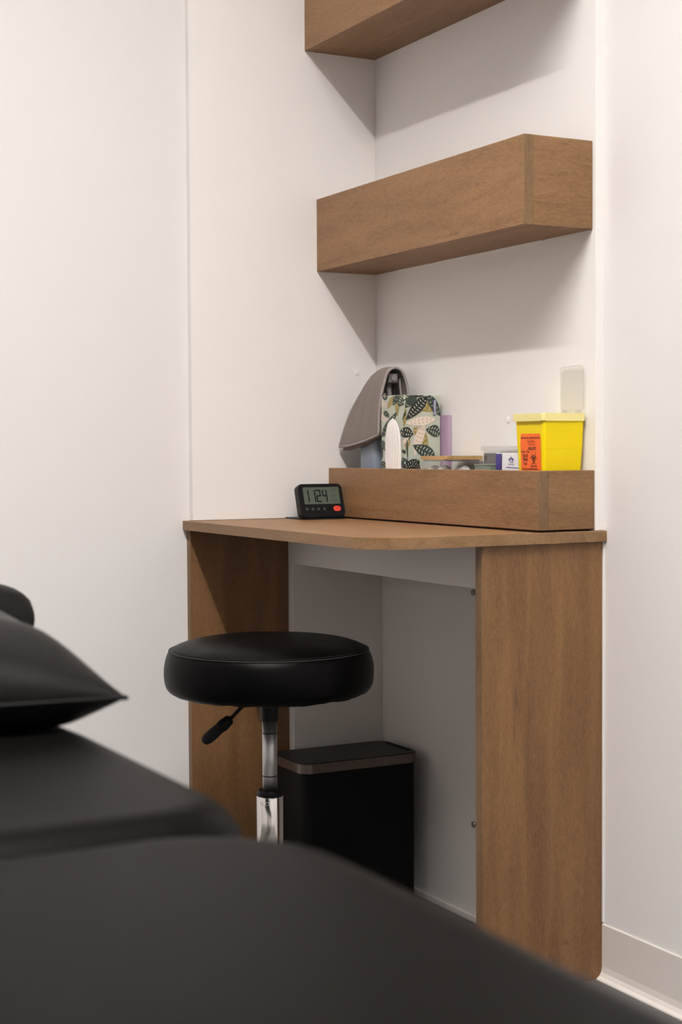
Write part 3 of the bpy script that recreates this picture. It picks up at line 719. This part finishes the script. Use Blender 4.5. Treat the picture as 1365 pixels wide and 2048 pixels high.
# ------------------------------------------------------------------ clear tub with slate grey contents, pale green tub
tub = thing('plastic_tub', 'clear lidded plastic tub with slate grey contents behind the white carton', 'container', (0.518, -0.028, ZI))
bm = bmesh.new(); shell(bm, 0.4700, 0.5720, -0.0450, -0.0080, ZI, 0.8955, 0.0016, 0.004)
bm_obj('tub_body', bm, M['glass'], tub)
box('contents', 0.4722, 0.5698, -0.0428, -0.0102, ZI + 0.06, 0.8905, M['slate'], tub, 0.001)
box('contents_base', 0.4722, 0.5698, -0.0428, -0.0102, ZI + 0.0018, ZI + 0.0598, M['white_card'], tub, 0.001)
bm_obj('lid', prism_bm(rrect(0.4668, 0.5752, -0.0480, -0.0050, 0.005), 2, 0.8957, 0.9030, 0.0008), M['tub'], tub)
gt = thing('plastic_cup', 'small pale green plastic cup just left of the white carton', 'container', (0.5305, -0.0720, ZI))
bm = bmesh.new(); shell(bm, 0.5080, 0.5530, -0.0905, -0.0520, ZI, 0.8690, 0.0016, 0.010)
bm_obj('cup', bm, M['green_tub'], gt)
bm_obj('cup_lid', prism_bm(rrect(0.5070, 0.5540, -0.0915, -0.0510, 0.0105), 2, 0.8692, 0.8715, 0.0006), M['green_tub'], gt)

# ------------------------------------------------------------------ white carton with a maple-leaf mark
wc = thing('medical_carton', 'small white carton with a violet band and maple leaf mark', 'box', (0.597, -0.062, ZI))
KX0, KX1, KY0, KY1, KZ = 0.5590, 0.6335, -0.0745, -0.0500, 0.8905
box('carton', KX0, KX1, KY0, KY1, ZI, KZ, M['white_card'], wc, 0.0006)
onk = lambda a, b: Vector((KX0 + a, KY0 - 0.0003, b))
poly_obj('violet_band', [[(0.0003, ZI + 0.002), (0.0150, ZI + 0.002), (0.0150, 0.845), (0.0165, 0.868), (0.0200, 0.8895), (0.0003, 0.8895)]], M['purple'], wc, onk)
poly_obj('violet_rule', [[(0.0330, 0.8655), (0.0740, 0.8643), (0.0740, 0.8654), (0.0330, 0.8668)]], M['purple'], wc, onk)
lu, lv, S = 0.0480, 0.8780, 0.0078
half = [(0, 1.05), (0.16, 0.62), (0.36, 0.72), (0.26, 0.28), (0.50, 0.50), (0.60, 0.38), (0.95, 0.44), (0.84, 0.12), (1.0, 0.02), (0.52, -0.34), (0.58, -0.52), (0.10, -0.46)]
outl = half + [(-a, b) for a, b in reversed(half[1:])]
mk = poly_obj('maple_leaf', [[(lu + a * S, lv + b * S * 0.95) for a, b in outl]], M['purple'], wc, onk)
onk2 = lambda a, b: Vector((KX0 + a, KY0 - 0.0005, b))
poly_obj('leaf_cross', [[(lu - 0.15 * S, lv - 0.55 * S), (lu + 0.15 * S, lv - 0.55 * S), (lu + 0.15 * S, lv + 0.34 * S), (lu - 0.15 * S, lv + 0.34 * S)],
                        [(lu - 0.60 * S, lv - 0.22 * S), (lu + 0.60 * S, lv - 0.22 * S), (lu + 0.60 * S, lv + 0.04 * S), (lu - 0.60 * S, lv + 0.04 * S)]], M['white_card'], mk, onk2)
text_obj('carton_text', 'NU-MED', 0.0046, M['purple'], wc, onk(lu, 0.8710), (1, 0, 0), (0, 0, 1))

# ------------------------------------------------------------------ sharps container
sh = thing('sharps_container', 'bright yellow sharps container with an orange biohazard label', 'container', (0.682, -0.048, ZI))
bm = bmesh.new(); rings = []
for z, x0, x1, y0, y1 in ((ZI, 0.6490, 0.7130, -0.0820, -0.0130), (ZI + 0.003, 0.6470, 0.7150, -0.0840, -0.0110), (0.8960, 0.6422, 0.7210, -0.0880, -0.0066), (0.8965, 0.6415, 0.7211, -0.0882, -0.0064), (0.9470, 0.6390, 0.7232, -0.0888, -0.0050)):
    rings.append([bm.verts.new((x, y, z)) for x, y in rrect(x0, x1, y0, y1, 0.0055, 5)])
for a, b in zip(rings, rings[1:]):
    for k in range(len(a)): bm.faces.new((a[k], a[(k + 1) % len(a)], b[(k + 1) % len(a)], b[k]))
bm.faces.new(rings[0]); bm.faces.new(rings[-1])
bm_obj('body', bm, M['yellow'], sh)
lid = bm_obj('lid', prism_bm(rrect(0.6345, 0.7250, -0.0925, -0.0035, 0.006), 2, 0.9440, 0.9568, 0.0012), M['milky'], sh)
fl = prism_bm(rrect(0.6550, 0.7215, 0.9610, 1.0385, 0.006), 1, -0.0060, -0.0042, 0.0005)
flap = bm_obj('flap', fl, M['flap'], sh); flap['label'] = 'clear upright lid flap'
bm_obj('flap_rim', tube_bm([(x, -0.0064, z) for x, z in rrect(0.6562, 0.7203, 0.9622, 1.0373, 0.006)], 0.0008, 6, True), M['flap'], flap, True)
for x in (0.664, 0.705):
    box('flap_hinge', x - 0.006, x + 0.006, -0.0085, -0.0040, 0.9566, 0.9625, M['flap'], flap, 0.0006)
# label lies on the slanted front face
def onl(a, b, off=0.0006):
    y = -0.0882 - (b - 0.8965) / (0.9470 - 0.8965) * 0.0006 if b > 0.8965 else -0.0880 + (0.8960 - b) / (0.8960 - ZI - 0.003) * 0.0040
    return Vector((a, y - off, b))
LX0, LX1, LZ1 = 0.6555, 0.7140, 0.9230
bm = bmesh.new(); N = 20; cols = []
for j in range(N + 1):
    z = 0.832 + (LZ1 - 0.832) * j / N
    ins = 0.0018 if j == N else (0.0006 if j == N - 1 else 0)
    cols.append((bm.verts.new(onl(LX0 + ins, z)), bm.verts.new(onl(LX1 - ins, z))))
for a, b in zip(cols, cols[1:]): bm.faces.new((a[0], a[1], b[1], b[0]))
lab = bm_obj('label', bm, M['orange'], sh)
onp = lambda a, b: onl(a, b, 0.0010)
LC = (LX0 + LX1) / 2
M['print_soft'] = mat('faded_brown_print', (0.42, 0.055, 0.012), 0.6)
for body, sz, x, z, mk_ in (('DO NOT FILL ABOVE THIS LINE', 0.0040, LC, 0.9158, 'print'),
        ('MedPro', 0.0076, LC + 0.002, 0.9100, 'print_soft'), ('Defense', 0.0066, LC + 0.004, 0.9050, 'print_soft'),
        ('Sharps container', 0.0034, LC + 0.006, 0.8998, 'print'), ('Single use only', 0.0034, LC + 0.006, 0.8972, 'print'),
        ('Sharps - Tubes', 0.0042, 0.6700, 0.8928, 'print'), ('Handle with', 0.0036, 0.6692, 0.8877, 'print'), ('great care', 0.0036, 0.6692, 0.8848, 'print'),
        ('Manipuler', 0.0036, 0.6692, 0.8811, 'print'), ('avec soin', 0.0036, 0.6692, 0.8786, 'print'), ('Do not', 0.0036, 0.6692, 0.8742, 'print'),
        ('reuse', 0.0036, 0.6692, 0.8715, 'print'), ('BIOHAZARD', 0.0034, 0.6932, 0.8688, 'print'), ('Do not overfill this box', 0.0048, LC - 0.003, 0.8640, 'print')):
    text_obj('label_text', body, sz, M[mk_], lab, onp(x, z), (1, 0, 0), (0, 0, 1), 'CENTER', 0.0001 if mk_ == 'print' else 0.0, 0.95)
poly_obj('label_mark', [[(0.6770, 0.8966), (0.6800, 0.8966), (0.6800, 0.8996)]], M['print'], lab, onp)
# biohazard trefoil: three open crescents, inner ring and spokes
bc = (0.6932, 0.8815); BS = 0.0122
P = []
for k in range(3):
    a = math.radians(90 + 120 * k); cxk, cyk = 0.50 * math.cos(a), 0.50 * math.sin(a); n = 22
    for i in range(n):
        q0, q1 = [-150 + 300 * (i + e) / n for e in (0, 1)]
        pts4 = []
        for q, side in ((q0, 1), (q1, 1), (q1, 0), (q0, 0)):
            ang = a + math.pi + math.radians(q); ro = 0.52; wd = 0.20 * (1 - abs(q) / 152.0) ** 0.8 + 0.01
            rr = ro if side else ro - wd
            shift = 0.0
            pts4.append((bc[0] + BS * 0.92 * (cxk + rr * math.cos(ang)), bc[1] + BS * (cyk + rr * math.sin(ang))))
        P.append(pts4)
    for i in range(8):                                     # inner ring arc
        q0, q1 = [a + math.radians(-38 + 76 * (i + e) / 8) for e in (0, 1)]
        P.append([(bc[0] + BS * 0.92 * rr * math.cos(q), bc[1] + BS * rr * math.sin(q)) for q, rr in ((q0, 0.46), (q1, 0.46), (q1, 0.33), (q0, 0.33))])
poly_obj('biohazard_symbol', P, M['print'], lab, onp)

# ------------------------------------------------------------------ treatment table in the foreground
TZ = 0.640
tt_ = thing('treatment_table', 'charcoal vinyl treatment table in two padded sections in the foreground', 'table', (2.2, -1.48, 0))
def pad(name, outline, z0, z1, rad, m, parent):
    """upholstered pad: outline in plan, edges rounded over with radius rad"""
    bm = bmesh.new(); n = len(outline)
    cxm = sum(p[0] for p in outline) / n; cym = sum(p[1] for p in outline) / n
    nrm = []
    for i in range(n):
        a, b = Vector(outline[i - 1]), Vector(outline[(i + 1) % n]); tg = (b - a).normalized(); nrm.append(Vector((tg.y, -tg.x)))
    rings = []
    for ins, z in [(rad * 0.4, z0), (0.0, z0 + rad * 0.5)] + [(rad * (1 - math.cos(math.radians(q))), z1 - rad + rad * math.sin(math.radians(q))) for q in range(0, 91, 10)] + [(rad * 1.15, z1), (rad * 1.3, z1)]:
        rings.append([bm.verts.new((outline[i][0] - nrm[i].x * ins, outline[i][1] - nrm[i].y * ins, z)) for i in range(n)])
    for a, b in zip(rings, rings[1:]):
        for k in range(n): bm.faces.new((a[k], a[(k + 1) % n], b[(k + 1) % n], b[k]))
    bm.faces.new(rings[0]); bm.faces.new(rings[-1])
    return bm_obj(name, bm, m, parent, True)
def outline_pts(corners):
    """rounded polygon, corners = [(x, y, r)] anticlockwise"""
    out = []; n = len(corners)
    for i in range(n):
        p = Vector(corners[i][:2]); a = Vector(corners[i - 1][:2]); b = Vector(corners[(i + 1) % n][:2]); rd = corners[i][2]
        da, db = (a - p).normalized(), (b - p).normalized()
        ang = da.angle(db); tl = rd / math.tan(ang / 2)
        cen = p + (da + db).normalized() * (rd / math.sin(ang / 2))
        s, e = p + da * tl - cen, p + db * tl - cen
        a0 = math.atan2(s.y, s.x); a1 = math.atan2(e.y, e.x); dd = (a1 - a0 + math.pi) % (2 * math.pi) - math.pi
        for k in range(11): q = a0 + dd * k / 10; out.append((cen.x + rd * math.cos(q), cen.y + rd * math.sin(q)))
    return out
YE, YN = -1.112, -1.83
pad('leg_cushion', outline_pts([(1.848, YN, 0.07), (3.15, YN, 0.07), (3.15, YE, 0.07), (1.848, YE, 0.12)]), TZ - 0.085, TZ, 0.042, M['table_vinyl'], tt_)
pad('head_cushion', outline_pts([(0.86, YN + 0.05, 0.10), (1.30, YN, 0.3), (1.842, YN, 0.07), (1.842, YE, 0.085), (1.45, YE, 0.30), (0.86, YE - 0.05, 0.10)]), TZ - 0.087, TZ - 0.002, 0.042, M['table_vinyl'], tt_)
box('frame', 1.25, 3.02, YN + 0.12, YE - 0.12, TZ - 0.125, TZ - 0.086, M['leg_metal'], tt_, 0.004)
for x in (1.50, 2.95):
    for y in (YN + 0.14, YE - 0.18):
        lg = box('leg', x - 0.025, x + 0.025, y - 0.025, y + 0.025, 0.012, TZ - 0.125, M['leg_metal'], tt_, 0.004)
        bm_obj('foot', lathe_bm([(0, 0), (0.03, 0), (0.03, 0.008), (0.02, 0.013), (0, 0.013)], x, y, 20), M['black_matt'], lg)

# ------------------------------------------------------------------ pillow and the bolster behind it
def cushion(name, cx, cy, cz, ax, ay, hz_up, hz_dn, tilt, m, wrinkle=0.004, seed=0, pinch=0.10):
    """stuffed cushion with pinched corners, ax/ay half sizes, tilt a rotation matrix"""
    bm = bmesh.new(); N = 44; topg, botg = [], []
    def pos(i, j, sgn):
        uu, vv = -1 + 2 * i / N, -1 + 2 * j / N
        uu, vv = math.sin(uu * math.pi / 2), math.sin(vv * math.pi / 2)
        e = max(0.0, (1 - abs(uu) ** 2.2)) ** 0.52 * max(0.0, (1 - abs(vv) ** 2.2)) ** 0.52
        x = ax * uu * (1 - pinch * (1 - vv * vv) * 0.7); y = ay * vv * (1 - pinch * (1 - uu * uu) * 0.7)
        z = (hz_up if sgn > 0 else -hz_dn) * e
        if sgn > 0: z += wrinkle * noise.noise(Vector((uu * 2.2 + seed, vv * 3.0, 0))) * min(1, e * 2)
        p = tilt @ Vector((x, y, z)) + Vector((cx, cy, cz)); p.z = max(p.z, TZ - 0.0005); return p
    V = {}
    def vert(i, j, s):
        key = (i, j, 0 if i in (0, N) or j in (0, N) else s)
        if key not in V: V[key] = bm.verts.new(pos(i, j, s))
        return V[key]
    for s in (1, -1):
        for i in range(N):
            for j in range(N):
                bm.faces.new([vert(i, j, s), vert(i + 1, j, s), vert(i + 1, j + 1, s), vert(i, j + 1, s)])
    o = bm_obj(name, bm, m, None, True)
    rim = [pos(i, 0, 1) for i in range(N)] + [pos(N, j, 1) for j in range(N)] + [pos(N - i, N, 1) for i in range(N)] + [pos(0, N - j, 1) for j in range(N)]
    bm_obj('piping', tube_bm(rim, 0.0022, 6, True), m, o, True)
    return o
pil = cushion('pillow', 1.265, -1.353, 0.669, 0.207, 0.258, 0.100, 0.085, Matrix.Rotation(math.radians(-0.5), 3, 'X'), M['pillow'], 0.012, 2.0, 0.05)
tag(pil, 'black vinyl pillow lying on the head of the treatment table', 'pillow')
# bolster: a stuffed roll with blunt domed ends lying across the table
bm = bmesh.new(); rings = []; n = 40; y0, y1, bxc, bzc, br = -1.62, -1.030, 0.955, TZ + 0.0515, 0.0525
for k in range(33):
    q = -1 + 2 * k / 32; yy = (y0 + y1) / 2 + (y1 - y0) / 2 * math.sin(q * math.pi / 2)
    e = abs(math.sin(q * math.pi / 2)); rr = br * (max(0.0, 1 - e ** 6)) ** 0.36
    if rr < 1e-4: rr = 0.004
    rings.append([bm.verts.new((bxc + rr * 1.2 * math.cos(2 * math.pi * a / n), yy, bzc + rr * math.sin(2 * math.pi * a / n) + 0.0015 * noise.noise(Vector((a * 0.5, yy * 30, 0))))) for a in range(n)])
for a, b in zip(rings, rings[1:]):
    for k in range(n): bm.faces.new((a[k], a[(k + 1) % n], b[(k + 1) % n], b[k]))
bm.faces.new(rings[0]); bm.faces.new(rings[-1])
bol = bm_obj('bolster', bm, M['pillow'], None, True)
tag(bol, 'dark bolster cushion just showing behind the black pillow', 'cushion')
